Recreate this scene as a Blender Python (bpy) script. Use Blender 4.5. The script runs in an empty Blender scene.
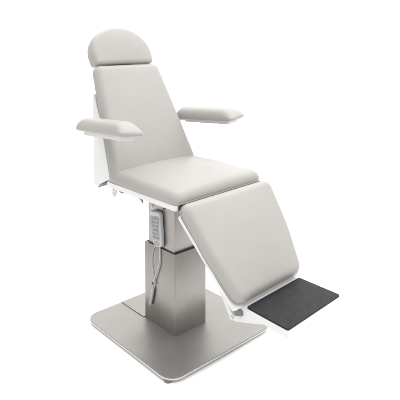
import bpy, bmesh, math, random
from mathutils import Matrix, Vector

random.seed(4)
C = bpy.context.scene.collection
SC = bpy.context.scene
ZP = 0.025                      # top of the base plate above the floor

# ---------------------------------------------------------------- camera
cd = bpy.data.cameras.new("camera")
cam = bpy.data.objects.new("camera", cd)
C.objects.link(cam)
yaw, pitch = 2.40634411, -0.0431924
fwd = Vector((math.cos(pitch) * math.cos(yaw), math.cos(pitch) * math.sin(yaw), math.sin(pitch)))
cam.location = (1.97684 + 0.14005, -1.735692, 1.489098 + ZP)
cam.rotation_euler = fwd.to_track_quat('-Z', 'Y').to_euler()
cd.sensor_width = 36.0
cd.lens = 36.0 * 522.976 / 400.0
cd.shift_y = -137.15 / 400.0
cd.clip_start = 0.05
cd.clip_end = 200
SC.camera = cam

# ---------------------------------------------------------------- world and lamps
W = bpy.data.worlds.new("World")
SC.world = W
W.use_nodes = True
bgn = W.node_tree.nodes['Background']
bgn.inputs['Color'].default_value = (1.0, 0.995, 0.985, 1)
bgn.inputs['Strength'].default_value = 0.85
SC.view_settings.view_transform = 'Standard'
SC.view_settings.look = 'None'
SC.view_settings.exposure = 0.0
SC.view_settings.gamma = 1.0


def area(name, loc, target, sx, sy, power, col=(1, 1, 1)):
    l = bpy.data.lights.new(name, 'AREA')
    l.shape = 'RECTANGLE'
    l.size, l.size_y = sx, sy
    l.energy = power
    l.color = col
    o = bpy.data.objects.new(name, l)
    C.objects.link(o)
    o.location = loc
    o.rotation_euler = (Vector(target) - Vector(loc)).to_track_quat('-Z', 'Y').to_euler()
    return o


area("softbox_overhead", (0.3, 0.2, 4.6), (0.0, 0.0, 0.0), 9.0, 9.0, 425)
area("softbox_key", (2.6, 1.4, 2.9), (0.0, 0.0, 0.8), 1.6, 1.6, 25)
area("backdrop_wash", (-1.2, 1.0, 4.6), (-3.2, 2.9, 0.9), 6.0, 1.2, 120)


# ---------------------------------------------------------------- materials
def new_mat(name):
    m = bpy.data.materials.new(name)
    m.use_nodes = True
    nt = m.node_tree
    return m, nt, nt.nodes['Principled BSDF']


def noise(nt, scale, detail=4, rough=.5, mapscale=None):
    tc = nt.nodes.new('ShaderNodeTexCoord')
    n = nt.nodes.new('ShaderNodeTexNoise')
    n.inputs['Scale'].default_value = scale
    n.inputs['Detail'].default_value = detail
    n.inputs['Roughness'].default_value = rough
    if mapscale:
        mp = nt.nodes.new('ShaderNodeMapping')
        mp.inputs['Scale'].default_value = mapscale
        nt.links.new(tc.outputs['Object'], mp.inputs['Vector'])
        nt.links.new(mp.outputs['Vector'], n.inputs['Vector'])
    else:
        nt.links.new(tc.outputs['Object'], n.inputs['Vector'])
    return n


def ramp(nt, src, p0, p1, c0, c1):
    r = nt.nodes.new('ShaderNodeMapRange')
    r.inputs['From Min'].default_value = p0
    r.inputs['From Max'].default_value = p1
    r.inputs['To Min'].default_value = c0
    r.inputs['To Max'].default_value = c1
    nt.links.new(src, r.inputs['Value'])
    return r.outputs['Result']


def mixcol(nt, fac, a, b):
    m = nt.nodes.new('ShaderNodeMix')
    m.data_type = 'RGBA'
    nt.links.new(fac, m.inputs[0])
    m.inputs[6].default_value = (*a, 1)
    m.inputs[7].default_value = (*b, 1)
    return m.outputs[2]


def bump(nt, bs, src, strength, dist, prev=None):
    b = nt.nodes.new('ShaderNodeBump')
    b.inputs['Strength'].default_value = strength
    b.inputs['Distance'].default_value = dist
    nt.links.new(src, b.inputs['Height'])
    if prev:
        nt.links.new(prev, b.inputs['Normal'])
    nt.links.new(b.outputs['Normal'], bs.inputs['Normal'])
    return b.outputs['Normal']


def mat_vinyl():
    m, nt, bs = new_mat("light_grey_vinyl")
    big = noise(nt, 5, 3)
    col = mixcol(nt, ramp(nt, big.outputs['Fac'], .3, .7, 0, 1), (0.326, 0.311, 0.296), (0.337, 0.322, 0.307))
    nt.links.new(col, bs.inputs['Base Color'])
    fine = noise(nt, 420, 2)
    wr = noise(nt, 9, 2)
    nt.links.new(ramp(nt, fine.outputs['Fac'], .3, .7, .40, .52), bs.inputs['Roughness'])
    wr.inputs['Distortion'].default_value = .6
    p = bump(nt, bs, wr.outputs['Fac'], .20, .012)
    mid = noise(nt, 38, 3)
    p = bump(nt, bs, mid.outputs['Fac'], .10, .003, p)
    tc = nt.nodes.new('ShaderNodeTexCoord')
    vo = nt.nodes.new('ShaderNodeTexVoronoi')
    vo.inputs['Scale'].default_value = 330
    nt.links.new(tc.outputs['Object'], vo.inputs['Vector'])
    bump(nt, bs, vo.outputs['Distance'], .16, .0012, p)
    bs.inputs['Specular IOR Level'].default_value = .4
    return m


def mat_white():
    m, nt, bs = new_mat("white_powder_coat")
    n = noise(nt, 300, 2)
    nt.links.new(mixcol(nt, ramp(nt, noise(nt, 6, 3).outputs['Fac'], .3, .7, 0, 1), (.61, .61, .61), (.64, .64, .64)),
                 bs.inputs['Base Color'])
    bs.inputs['Roughness'].default_value = .38
    bump(nt, bs, n.outputs['Fac'], .08, .0006)
    return m


def mat_steel(name, mapscale, c0, c1, r0=.26, r1=.40, metal=1.0):
    m, nt, bs = new_mat(name)
    n = noise(nt, 1.0, 6, .6, mapscale)
    nt.links.new(mixcol(nt, ramp(nt, n.outputs['Fac'], .3, .7, 0, 1), c0, c1), bs.inputs['Base Color'])
    bs.inputs['Metallic'].default_value = metal
    smudge = noise(nt, 7, 5, .6)
    ad = nt.nodes.new('ShaderNodeMath')
    ad.operation = 'ADD'
    nt.links.new(ramp(nt, n.outputs['Fac'], .3, .7, r0, r1), ad.inputs[0])
    nt.links.new(ramp(nt, smudge.outputs['Fac'], .35, .7, -.03, .06), ad.inputs[1])
    nt.links.new(ad.outputs[0], bs.inputs['Roughness'])
    wave = noise(nt, 3.5, 2)
    p = bump(nt, bs, wave.outputs['Fac'], .35, .012)
    bump(nt, bs, n.outputs['Fac'], .10, .0006, p)
    return m


def mat_plain(name, col, rough, spec=.5, metal=0.0, bumps=None, var=.06):
    m, nt, bs = new_mat(name)
    n = noise(nt, 30, 4)
    a = tuple(max(0, c * (1 - var)) for c in col)
    b = tuple(min(1, c * (1 + var)) for c in col)
    nt.links.new(mixcol(nt, ramp(nt, n.outputs['Fac'], .3, .7, 0, 1), a, b), bs.inputs['Base Color'])
    bs.inputs['Roughness'].default_value = rough
    bs.inputs['Specular IOR Level'].default_value = spec
    bs.inputs['Metallic'].default_value = metal
    if bumps:
        f = noise(nt, bumps[0], 3)
        bump(nt, bs, f.outputs['Fac'], bumps[1], .001)
    return m


VINYL = mat_vinyl()
WHITE = mat_white()
STEEL_COL = mat_steel("brushed_steel_column", (900, 900, 5), (.258, .244, .233), (.322, .305, .291), .30, .42, .88)
STEEL_PL = mat_steel("brushed_steel_plate", (5, 700, 700), (.262, .248, .237), (.308, .292, .279), .40, .50, .74)
RUBBER = mat_plain("ribbed_black_rubber", (.013, .0135, .0155), .58, .22, bumps=(260, .7), var=.3)
DARK = mat_plain("dark_plastic_seal_and_gap_shade", (.035, .034, .033), .5)
GREYPL = mat_plain("grey_plastic", (.15, .15, .15), .5)
HOUSING = mat_plain("pale_grey_plastic", (.47, .485, .50), .4)
KEYS = mat_plain("keypad_film", (.29, .30, .315), .45)
KEYDARK = mat_plain("key_print", (.20, .205, .215), .5)
KEYBLUE = mat_plain("key_blue", (.25, .27, .305), .45)
CORDM = mat_plain("pale_cord_plastic", (.46, .455, .44), .45)
BOLTM = mat_plain("bolt_metal", (.55, .55, .54), .3, metal=1.0)
BACKDROP = mat_plain("white_studio_paper", (.92, .92, .915), .9, .2, var=.01)

# ---------------------------------------------------------------- helpers
TH = math.radians(2.985)
SW = Matrix.Translation((0, 0, ZP)) @ Matrix.Rotation(TH, 4, 'Z')   # the swivelled seat assembly
BASE = Matrix.Translation((0, 0, ZP))


def frame(o, u, v):
    u = Vector(u).normalized()
    v = Vector(v)
    v = (v - u * v.dot(u)).normalized()
    n = u.cross(v)
    return Matrix(((u.x, v.x, n.x, o[0]), (u.y, v.y, n.y, o[1]), (u.z, v.z, n.z, o[2]), (0, 0, 0, 1)))


def obj(name, bm, mat, parent=None, smooth=True, auto=True):
    bmesh.ops.recalc_face_normals(bm, faces=bm.faces)
    me = bpy.data.meshes.new(name)
    bm.to_mesh(me)
    bm.free()
    me.materials.append(mat)
    for p in me.polygons:
        p.use_smooth = smooth
    if smooth and auto:
        me.set_sharp_from_angle(angle=math.radians(40))
    o = bpy.data.objects.new(name, me)
    C.objects.link(o)
    o.parent = parent
    return o


def rounded(poly, radii, seg=8):
    """polygon (ccw) with rounded corners"""
    out = []
    n = len(poly)
    if not isinstance(radii, (list, tuple)):
        radii = [radii] * n
    for i in range(n):
        p = Vector(poly[i]); a = Vector(poly[i - 1]); b = Vector(poly[(i + 1) % n])
        da = (a - p).normalized(); db = (b - p).normalized()
        ang = da.angle(db)
        r = radii[i]
        if r <= 0:
            out.append(p.copy()); continue
        d = r / math.tan(ang / 2)
        d = min(d, .48 * (a - p).length, .48 * (b - p).length)
        r = d * math.tan(ang / 2)
        c = p + (da + db).normalized() * (r / math.sin(ang / 2))
        s = p + da * d; e = p + db * d
        a0 = math.atan2(s.y - c.y, s.x - c.x); a1 = math.atan2(e.y - c.y, e.x - c.x)
        dd = (a1 - a0 + math.pi) % (2 * math.pi) - math.pi
        for k in range(seg + 1):
            t = a0 + dd * k / seg
            out.append(Vector((c.x + r * math.cos(t), c.y + r * math.sin(t))))
    return out


def resample(pts, step):
    out = []
    n = len(pts)
    for i in range(n):
        a = pts[i]; b = pts[(i + 1) % n]
        k = max(1, int(math.ceil((b - a).length / step)))
        for j in range(k):
            out.append(a.lerp(b, j / k))
    return out


def inset(pts, d):
    n = len(pts)
    res = []
    for i in range(n):
        t = (pts[(i + 1) % n] - pts[i - 1])
        t.normalize()
        nrm = Vector((-t.y, t.x))
        res.append(pts[i] + nrm * d)
    return res


def loft(bm, rings, M, cap0=True, cap1=True):
    vr = [[bm.verts.new(M @ Vector(p)) for p in r] for r in rings]
    n = len(vr[0])
    for a, b in zip(vr, vr[1:]):
        for i in range(n):
            bm.faces.new((a[i], a[(i + 1) % n], b[(i + 1) % n], b[i]))
    if cap0:
        bm.faces.new(list(reversed(vr[0])))
    if cap1:
        bm.faces.new(vr[-1])
    return vr


def edge_product(poly):
    """smooth bulge over a convex polygon: 0 on its edges, 1 at its middle"""
    P = [Vector(p) for p in poly]
    c = sum(P, Vector((0, 0))) / len(P)

    def raw(p):
        v = 1.0
        for a, b in zip(P, P[1:] + P[:1]):
            t = (b - a).normalized()
            v *= max(0.0, Vector((-t.y, t.x)).dot(p - a))
        return v
    m = raw(c)
    return lambda p: (raw(p) / m) ** .6


def cushion(poly, corner, t, r, crown, M, warp=None, rb=.012, seam=True, centre=None, bulge=None):
    """upholstered pad: flat back, soft rounded front edge, gently crowned face, a stitched seam round its edge"""
    pts = resample(rounded(poly, corner, 8), .016)
    bulge = bulge or edge_product(poly)
    cen = Vector(centre) if centre else sum(pts, Vector((0, 0))) / len(pts)
    prof = [(rb, 0), (rb * .3, rb * .3), (0, rb)]
    zt = t - r
    if seam:
        prof += [(-.0006, zt * .55), (.0002, zt - .004), (.0013, zt - .001), (.0003, zt + .002)]
    K = 8
    for k in range(1, K + 1):
        a = math.pi / 2 * k / K
        prof.append((r * (1 - math.cos(a)), zt + r * math.sin(a)))
    rings = []
    for d, z in prof:
        lift = crown if z > zt + .003 else 0.0
        rings.append([Vector((p.x, p.y, z + lift * bulge(Vector((p.x, p.y))))) for p in inset(pts, d)])
    last = [Vector((p.x, p.y)) for p in rings[-1]]
    N = 14
    for k in range(1, N):
        f = 1 - k / N
        ring = []
        for p in last:
            q = Vector((cen.x + (p.x - cen.x) * f, cen.y + (p.y - cen.y) * f))
            ring.append(Vector((q.x, q.y, t + crown * bulge(q))))
        rings.append(ring)
    c = Vector((cen.x, cen.y, t + crown * bulge(cen)))
    if warp:
        rings = [[warp(p) for p in rg] for rg in rings]
        c = warp(c)
    bm = bmesh.new()
    vr = loft(bm, rings, M, True, False)
    cv = bm.verts.new(M @ c)
    lr = vr[-1]
    for i in range(len(lr)):
        bm.faces.new((lr[i], lr[(i + 1) % len(lr)], cv))
    return bm


def pillow(L, W, h, M):
    """an armrest pad: straight lower rim, domed across, sloping down to a blunt rear and a thin front end"""
    nu, nv = 64, 28
    rim = .017

    def sq(x, y):                       # pull the four corners in a little
        k = .06
        return x * (1 - k * abs(y) ** 6), y * (1 - k * .5 * abs(x) ** 24)

    def height(u, v):                   # u 0..1 along, v -1..1 across
        g = (1 - abs(v) ** 3.2) ** .62
        x = u * L
        front = min(1.0, (L - x) / .092)
        rear = min(1.0, x / .055)
        fr = math.sin(front * math.pi / 2) ** .80
        re = .25 + .75 * math.sin(rear * math.pi / 2) ** .45
        return rim + (h - rim) * g * fr * re

    bm = bmesh.new()
    top = []
    for i in range(nu + 1):
        a = math.pi * i / nu
        u = .5 - .5 * (math.cos(a) * .55 + (1 - 2 * i / nu) * .45)
        row = []
        for k in range(nv + 1):
            b = math.pi * k / nv
            v = -(math.cos(b) * .7 + (1 - 2 * k / nv) * .3)
            sx, sv = sq(u * 2 - 1, v)
            row.append(bm.verts.new(M @ Vector(((sx * .5 + .5) * L, sv * W / 2, height(u, v)))))
        top.append(row)
    for i in range(nu):
        for k in range(nv):
            bm.faces.new((top[i][k], top[i + 1][k], top[i + 1][k + 1], top[i][k + 1]))
    rimv = [top[i][0] for i in range(nu + 1)] + [top[nu][k] for k in range(1, nv + 1)] + \
           [top[i][nv] for i in range(nu - 1, -1, -1)] + [top[0][k] for k in range(nv - 1, 0, -1)]
    Mi = M.inverted()
    c = Vector((L / 2, 0, 0))
    prev = rimv
    for z, f in ((.010, 1.004), (.004, .99), (.0, .95)):
        cur = []
        for v in rimv:
            p = Mi @ v.co
            cur.append(bm.verts.new(M @ Vector((c.x + (p.x - c.x) * f, p.y * f, z))))
        for a in range(len(rimv)):
            b = (a + 1) % len(rimv)
            bm.faces.new((prev[b], prev[a], cur[a], cur[b]))
        prev = cur
    bm.faces.new(prev)
    return bm


def prism_into(bm, poly, z0, z1, M, bev=.002, seg=2):
    b = bmesh.new()
    lo = [b.verts.new((p[0], p[1], z0)) for p in poly]
    hi = [b.verts.new((p[0], p[1], z1)) for p in poly]
    n = len(poly)
    for i in range(n):
        b.faces.new((lo[i], lo[(i + 1) % n], hi[(i + 1) % n], hi[i]))
    b.faces.new(list(reversed(lo)))
    b.faces.new(hi)
    if bev > 0:
        es = [e for e in b.edges if len(e.link_faces) == 2 and e.calc_face_angle(0) > math.radians(35)]
        bmesh.ops.bevel(b, geom=es, offset=bev, segments=seg, affect='EDGES', profile=.5, clamp_overlap=True)
    for v in b.verts:
        v.co = M @ v.co
    me = bpy.data.meshes.new("tmp")
    b.to_mesh(me)
    b.free()
    bm.from_mesh(me)
    bpy.data.meshes.remove(me)
    return bm


def box_into(bm, x0, x1, y0, y1, z0, z1, M, bev=.002):
    return prism_into(bm, [(x0, y0), (x1, y0), (x1, y1), (x0, y1)], z0, z1, M, bev)


def cyl_into(bm, c, axis, r, h, M, seg=24, bev=.0012):
    ax = Vector(axis).normalized()
    u = Vector((0, 0, 1)) if abs(ax.z) < .9 else Vector((1, 0, 0))
    v = ax.cross(u).normalized()
    F = M @ frame(c, v.cross(ax), v)
    # frame's n = u x v; make it run along the axis
    poly = [(r * math.cos(2 * math.pi * k / seg), r * math.sin(2 * math.pi * k / seg)) for k in range(seg)]
    return prism_into(bm, poly, 0, h, F, bev)


def tube(bm, path, radius, M, seg=10, closed_ends=True):
    pts = [Vector(p) for p in path]
    # Catmull-Rom
    sm = []
    for i in range(len(pts) - 1):
        p0 = pts[max(0, i - 1)]; p1 = pts[i]; p2 = pts[i + 1]; p3 = pts[min(len(pts) - 1, i + 2)]
        for k in range(8):
            t = k / 8
            sm.append(.5 * ((2 * p1) + (p2 - p0) * t + (2 * p0 - 5 * p1 + 4 * p2 - p3) * t * t + (3 * p1 - p0 - 3 * p2 + p3) * t ** 3))
    sm.append(pts[-1])
    rings = []
    up = Vector((0, 1, 0))
    for i, p in enumerate(sm):
        t = (sm[min(i + 1, len(sm) - 1)] - sm[max(0, i - 1)]).normalized()
        a = t.cross(up)
        if a.length < 1e-3:
            a = t.cross(Vector((1, 0, 0)))
        a.normalize()
        b = t.cross(a)
        rr = radius(i / (len(sm) - 1)) if callable(radius) else radius
        rings.append([p + a * rr * math.cos(2 * math.pi * k / seg) + b * rr * math.sin(2 * math.pi * k / seg) for k in range(seg)])
    loft(bm, rings, M)


# ---------------------------------------------------------------- backdrop: a seamless white sweep
def make_backdrop():
    d = Vector((math.cos(yaw), math.sin(yaw), 0))
    s = Vector((-d.y, d.x, 0))
    prof = [(-6.5, 0)]
    for k in range(40):
        prof.append((-6.5 + 9.0 * (k + 1) / 40, 0))
    R = 1.2
    for k in range(1, 17):
        a = math.pi / 2 * k / 16
        prof.append((2.5 + R * math.sin(a), R - R * math.cos(a)))
    prof.append((3.7, 6.0))
    bm = bmesh.new()
    rows = []
    for a, z in prof:
        rows.append([bm.verts.new(d * a + s * b + Vector((0, 0, z))) for b in (-14, -5, 0, 5, 14)])
    for r0, r1 in zip(rows, rows[1:]):
        for i in range(4):
            bm.faces.new((r0[i], r0[i + 1], r1[i + 1], r1[i]))
    o = obj("floor", bm, BACKDROP)
    o['kind'] = 'structure'
    return o


make_backdrop()

# ---------------------------------------------------------------- the chair
chair = bpy.data.objects.new("treatment_chair", None)
C.objects.link(chair)
chair['label'] = "light grey padded treatment chair on a brushed steel column and square base plate"
chair['category'] = "treatment chair"

# base plate
bm = bmesh.new()
PX0, PX1, PY = -.344, .386, .3555
pl = rounded([(PX0, -PY + .012), (PX1, -PY + .012), (PX1, PY), (PX0, PY)], [.070, .070, .080, .080], 12)
prism_into(bm, pl, -.0045, 0, BASE, .0012, 2)
plate = obj("base_plate", bm, STEEL_PL, chair)
bm = bmesh.new()
prism_into(bm, [tuple(p) for p in inset(pl, -.0006)], -.0115, -.0047, BASE, .0015, 2)
obj("edge_band", bm, WHITE, plate)
for x, y in ((PX1 - .043, -PY + .034), (PX1 - .047, PY - .040), (PX0 + .075, -PY + .055), (PX0 + .075, PY - .055)):
    bm = bmesh.new()
    cyl_into(bm, (x, y, -.0248), (0, 0, 1), .019, .0131, BASE, 28)
    obj("foot", bm, GREYPL, plate)
bm = bmesh.new()
box_into(bm, -.342, -.1285, -.113, .113, .0005, .0036, BASE, .0012)
obj("cable_cover", bm, STEEL_PL, plate)


# columns
def hollow(x, y, z0, z1, wall, M, floor_drop):
    bm = bmesh.new()
    o = rounded([(-x, -y), (x, -y), (x, y), (-x, y)], .006, 4)
    i = inset(o, wall)
    rings = [[Vector((p.x, p.y, z)) for p in q] for q, z in
             ((o, z0), (o, z1 - .001), (inset(o, .0007), z1), (i, z1), (i, z1 - floor_drop))]
    loft(bm, rings, M)
    return bm


lower = obj("outer_column", hollow(.128, .1056, .0005, .4157, .007, BASE, .02), STEEL_COL, chair)
bm = bmesh.new()
o_ = rounded([(-.1205, -.0981), (.1205, -.0981), (.1205, .0981), (-.1205, .0981)], .004, 4)
prism_into(bm, o_, .398, .4130, BASE, .001)
obj("column_seal", bm, DARK, lower)
bm = bmesh.new()
o_ = rounded([(-.1095, -.0955), (.1095, -.0955), (.1095, .0955), (-.1095, .0955)], .006, 4)
prism_into(bm, o_, .405, .712, BASE, .0008)
upper = obj("inner_column", bm, STEEL_COL, chair)

# ---- seat frame, tilted a little down to the front
ST = math.radians(1.2)
seatF = SW @ frame((0, 0, .737), (math.cos(ST), 0, -math.sin(ST)), (0, 1, 0))   # u forward, v to the left, n up
bm = bmesh.new()
fr = rounded([(-.190, -.302), (.335, -.302), (.335, .302), (-.190, .302)], .012, 4)
prism_into(bm, fr, 0, .024, seatF, .003)
seat_frame = obj("seat_frame", bm, WHITE, chair)
# carriers under the seat: cross beam, lift plates with bolts
for sy in (-1, 1):
    F = seatF @ frame((0, sy * .266, 0), (1, 0, 0), (0, 0, 1))
    bm = bmesh.new()
    poly = [(-.188, -.0005), (-.188, -.052), (-.172, -.062), (-.158, -.046), (-.150, -.022), (-.135, -.0005)]
    prism_into(bm, poly[::-1], -.004, .004, F, .001)
    br = obj("carrier_plate", bm, WHITE, seat_frame)
    for bx, bz in ((-.176, -.018), (-.172, -.044)):
        bm = bmesh.new()
        cyl_into(bm, (bx, sy * .270, bz), (0, sy, 0), .006, .004, seatF, 14, .0008)
        obj("bolt", bm, BOLTM, br)
    for poly in ([(-.138, -.0005), (-.128, -.020), (-.105, -.026), (-.070, -.018), (-.050, -.0005)],
                 [(.000, -.0005), (.012, -.014), (.040, -.020), (.062, -.034), (.062, -.0005)]):
        bm = bmesh.new()
        prism_into(bm, poly[::-1], -.003, .003, F, .001)
        obj("gusset", bm, GREYPL, seat_frame)
bm = bmesh.new()
box_into(bm, -.14, .16, -.20, .20, -.026, -.001, seatF, .003)
obj("lift_carriage", bm, GREYPL, seat_frame)

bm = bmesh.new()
box_into(bm, .3345, .3385, -.286, .300, .002, .0228, seatF, .0008)  # added dark strip, its colour stands in for shade between seat and legrest
obj("gap_shade_strip", bm, DARK, seat_frame)

# seat cushion
seat_t = .055
seatC = seatF @ Matrix.Translation((0, 0, .0235))


bm = cushion([(-.200, -.300), (.08, -.308), (.343, -.305), (.343, .308), (.08, .310), (-.200, .300)], [.046, .3, .046, .046, .3, .046], seat_t, .044, .020, seatC, rb=.006)
obj("seat_cushion", bm, VINYL, chair)

# ---- backrest: front face runs from (-.162, z .807) to (-.413, z 1.329)
bdir = Vector((-.251, 0, .522)).normalized()
bx = Vector((0, 1, 0))
bnor = bx.cross(bdir)          # points forward and up
BT = .056
B0 = Vector((-.132, 0, .811))
backF = SW @ frame(B0 - bnor * BT, bx, bdir)
BL = .606
bm = cushion([(-.300, -.04), (.300, -.04), (.222, BL), (-.222, BL)], [.03, .03, .046, .046], BT, .034, .016, backF)
obj("backrest_cushion", bm, VINYL, chair)

# white shell behind the backrest
bm = bmesh.new()
F = SW @ frame((0, .25, 0), (1, 0, 0), (0, 0, 1))   # n = -y
b0 = B0 - bnor * (BT + .001)
p_lo = b0 - bdir * .02
p_hi = b0 + bdir * .455
prism_into(bm, [(-.264, .745), (-.205, .762), (p_lo.x, p_lo.z), (p_hi.x, p_hi.z), (-.384, p_hi.z - .012), (-.384, .708), (-.355, .700)], 0, .50, F, .003)
shell = obj("backrest_shell", bm, WHITE, chair)
bm = bmesh.new()
F = SW @ frame((0, .246, 0), (1, 0, 0), (0, 0, 1))
prism_into(bm, [(-.255, .742), (-.350, .6985), (-.346, .692), (-.255, .728)], 0, .492, F, 0)
obj("shell_edge", bm, GREYPL, shell)
bm = bmesh.new()
B2 = SW @ frame(B0 - bnor * (BT + .018), bx, bdir)
prism_into(bm, rounded([(-.225, .30), (.225, .30), (.195, BL - .02), (-.195, BL - .02)], .02, 4), 0, .017, B2, .003)
obj("backrest_panel", bm, WHITE, shell)

# ---- headrest: half round pad
hT = .070
hdir = Vector((-.24, 0, .522)).normalized()
hnor = bx.cross(hdir)
headF = SW @ frame(Vector((-.408, 0, 1.358)) - hnor * hT, bx, hdir)
hw, hh = .210, .232
arch = []
N = 40
y0 = .055
for k in range(N + 1):
    a = math.pi * k / N
    ex = .96
    cx_, sy_ = math.cos(a), math.sin(a)
    arch.append(Vector((hw * math.copysign(abs(cx_) ** ex, cx_), y0 + (hh - y0) * abs(sy_) ** ex)))
foot_ = rounded([(hw, y0), (-hw, y0), (-hw + .006, 0), (hw - .006, 0)], [0, 0, .022, .022], 8)
arch2 = arch + [p for p in foot_ if p.y < y0 - 1e-4]
bm = cushion([tuple(p) for p in arch2], 0, hT, .021, .014, headF, centre=(0, .10),
             bulge=lambda p: (max(0, p.y / .10) * max(0, 1 - (p.x / hw) ** 2 - (max(0, p.y - y0) / (hh - y0)) ** 2)) ** .6)
obj("headrest", bm, VINYL, chair)
bm = bmesh.new()
box_into(bm, -.085, .085, -.12, .10, -.012, -.001, headF, .002)
obj("headrest_bracket", bm, WHITE, chair)

# ---- legrest
l0 = Vector((.408, 0, .752)); l1 = Vector((.660, 0, .404))
ldir = (l1 - l0).normalized()
LL = (l1 - l0).length
# u = -y, v = down the leg  ->  n = u x v points out to the front
lu = Vector((0, -1, 0))
lnor = lu.cross(ldir)
LT = .048
legF = SW @ frame(l0 - lnor * LT, lu, ldir)
bm = cushion([(-.313, -.036), (.313, -.036), (.286, LL * .5), (.228, LL), (-.228, LL), (-.286, LL * .5)], [.045, .045, .5, .055, .055, .5], LT, .036, .018, legF)
obj("legrest_cushion", bm, VINYL, chair)
bm = bmesh.new()
prism_into(bm, rounded([(-.312, .0), (.312, .0), (.236, LL + .012), (-.236, LL + .012)], .012, 4), -.016, -.0005, legF, .002)
leg_frame = obj("legrest_frame", bm, WHITE, chair)


# link bars that push the footrest out
def bar_between(a, b, w, t, M, name, mat, parent, y):
    a = Vector((a[0], 0, a[1])); b = Vector((b[0], 0, b[1]))
    d = (b - a).normalized()
    L = (b - a).length
    F = M @ frame((a.x, y, a.z), d, Vector((0, 0, 1)))
    poly = rounded([(-w / 2, -w / 2), (L + w / 2, -w / 2), (L + w / 2, w / 2), (-w / 2, w / 2)], w * .45, 5)
    bm = bmesh.new()
    prism_into(bm, poly, -t / 2, t / 2, F, .001)
    return obj(name, bm, mat, parent)


for sy in (-1, 1):
    lb = bar_between((.40, .575), (.572, .302), .022, .010, SW, "link_bar", WHITE, chair, sy * .190)
    for c in ((.572, .302), (.40, .575)):
        bm = bmesh.new()
        cyl_into(bm, (c[0], sy * .195, c[1]), (0, sy, 0), .006, .004, SW, 14, .0008)
        obj("bolt", bm, BOLTM, lb)

# ---- footrest
fd = Vector((.862 - .653, 0, .367 - .377)).normalized()
footF = SW @ frame((.653, 0, .377), fd, (0, 1, 0))
FL = .212
bm = bmesh.new()
prism_into(bm, rounded([(-.030, -.190), (FL + .004, -.199), (FL + .004, .199), (-.030, .190)], .006, 3), -.034, -.0075, footF, .003)
tray = obj("footrest_tray", bm, WHITE, chair)
bm = bmesh.new()
prism_into(bm, rounded([(0, -.191), (FL, -.195), (FL, .195), (0, .191)], .008, 4), -.007, .0, footF, .0016)
obj("rubber_mat", bm, RUBBER, tray)
for sy in (-1, 1):
    bm = bmesh.new()
    F = SW @ frame((0, sy * .188, 0), (1, 0, 0), (0, 0, 1))
    poly = [(.560, .289), (.598, .292), (.735, .333), (.735, .346), (.625, .368), (.590, .345)]
    prism_into(bm, poly, -.004, .004, F, .001)
    sb = obj("footrest_bracket", bm, WHITE, tray)
    bm = bmesh.new()
    F2 = SW @ frame((.610, sy * .197, .338), (1, 0, .25), (0, 0, 1))
    prism_into(bm, rounded([(-.022, -.012), (.024, -.012), (.024, .012), (-.022, .012)], .006, 4), -.005, .005, F2, .001)
    hg = obj("hinge", bm, GREYPL, tray)

# ---- armrests
AL, AW, AT = .435, .130, .066


def armrest(sy):
    """both arms splay, climb and bank a few degrees, mirrored left and right"""
    a, t, ro = .062, .055, .104
    d = Vector((math.cos(a) * math.cos(t), sy * math.sin(a) * math.cos(t), math.sin(t)))
    l = Vector((-math.sin(a) * math.cos(ro), sy * math.cos(a) * math.cos(ro), math.sin(ro)))   # outwards
    Fi = Vector((.128, sy * .308, 1.040))
    o = Fi + l * (AW / 2) - d * AL
    M = SW @ frame(o, d, l * sy)
    bm = pillow(AL, AW, AT, M)
    arm = obj("armrest", bm, VINYL, chair)
    bm = bmesh.new()
    box_into(bm, .060, AL - .045, -.042, .038, -.022, -.0005, M, .003)
    bar = obj("armrest_bar", bm, WHITE, arm)
    bm = bmesh.new()
    p0 = SW.inverted() @ (M @ Vector((.07, 0, -.014)))
    p1 = Vector((-.345, sy * .225, p0.z - .01))
    tube(bm, [p0, Vector((p0.x - .07, p0.y - sy * .03, p0.z - .004)), p1], .012, SW, 12)
    obj("armrest_mount", bm, WHITE, arm)


armrest(-1)
armrest(1)

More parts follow.
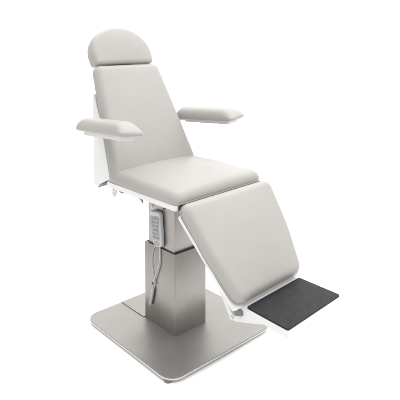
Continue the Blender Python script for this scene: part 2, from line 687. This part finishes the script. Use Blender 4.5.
# ---------------------------------------------------------------- hand control hanging by the column
remote = bpy.data.objects.new("hand_control", None)
C.objects.link(remote)
RM = BASE @ Matrix.Translation((-.0095, -.0980, .517)) @ Matrix.Rotation(math.radians(-8), 4, 'Y') @ Matrix.Diagonal((.94, 1, .97, 1))
remote.location = RM.translation
remote['label'] = "pale grey hand control with a keypad hanging on the steel column"
remote['category'] = "remote control"
RI = Matrix.Translation(-RM.translation)
RF = RI @ RM @ frame((0, 0, 0), (1, 0, 0), (0, 0, 1))    # u right, v up, n = -y towards the viewer
bm = cushion([(-.036, -.098), (.036, -.098), (.0465, .093), (-.0465, .093)], [.022, .022, .018, .018], .024, .009, .002, RF, None, .004, False)
body = obj("housing", bm, HOUSING, remote)
bm = bmesh.new()
kp = rounded([(-.029, -.060), (.029, -.060), (.038, .066), (-.038, .066)], .008, 4)
prism_into(bm, kp, .0245, .0272, RF, .0006)
pad = obj("keypad", bm, KEYS, remote)
for j in range(6):
    for i in range(3):
        yy = .054 - j * .0200
        xx = (i - 1) * (.0215 - j * .0008)
        bm = bmesh.new()
        prism_into(bm, rounded([(xx - .0065, yy - .005), (xx + .0065, yy - .005), (xx + .0065, yy + .005), (xx - .0065, yy + .005)], .003, 3), .027, .0286, RF, .0005)
        obj("button", bm, KEYDARK if (i + j) % 3 else KEYBLUE, pad)
bm = bmesh.new()
prism_into(bm, rounded([(-.022, -.088), (.022, -.088), (.026, -.066), (-.026, -.066)], .005, 4), .0245, .0268, RF, .0006)
obj("display_strip", bm, KEYBLUE, remote)
# hook
bm = bmesh.new()
tube(bm, [(-.012, -.112, .716), (-.012, -.122, .66), (-.012, -.140, .640), (-.012, -.140, .624)], .0035, BASE, 8)
obj("remote_hook", bm, BOLTM, seat_frame)
bm = bmesh.new()
tube(bm, [(.045, -.0950, .640), (.047, -.112, .634), (.060, -.118, .632), (.066, -.116, .642)], .0035, BASE, 8)
obj("cable_clip", bm, GREYPL, upper)
# cord
bm = bmesh.new()
RB = RI @ BASE
tube(bm, [(.006, -.110, .436), (.013, -.112, .400), (.012, -.114, .345), (-.010, -.115, .285), (-.036, -.115, .225), (-.044, -.115, .185)], .0034, RB, 10)
tube(bm, [(-.018, -.108, .432), (-.050, -.109, .385), (-.058, -.109, .325), (-.046, -.110, .265), (-.036, -.112, .225)], .0014, RB, 8)
cord = obj("cord", bm, CORDM, remote)
bm = bmesh.new()
tube(bm, [(-.041, -.115, .196), (-.048, -.115, .160), (-.060, -.115, .120), (-.068, -.115, .094)], lambda t: .0060 + .0025 * math.sin(t * 3.1), RB, 12)
obj("cord_plug", bm, CORDM, remote)
bm = bmesh.new()
cyl_into(bm, (-.036, -.121, .220), (0, -1, 0), .0055, .004, RB, 14, .0008)
obj("cord_button", bm, DARK, cord)
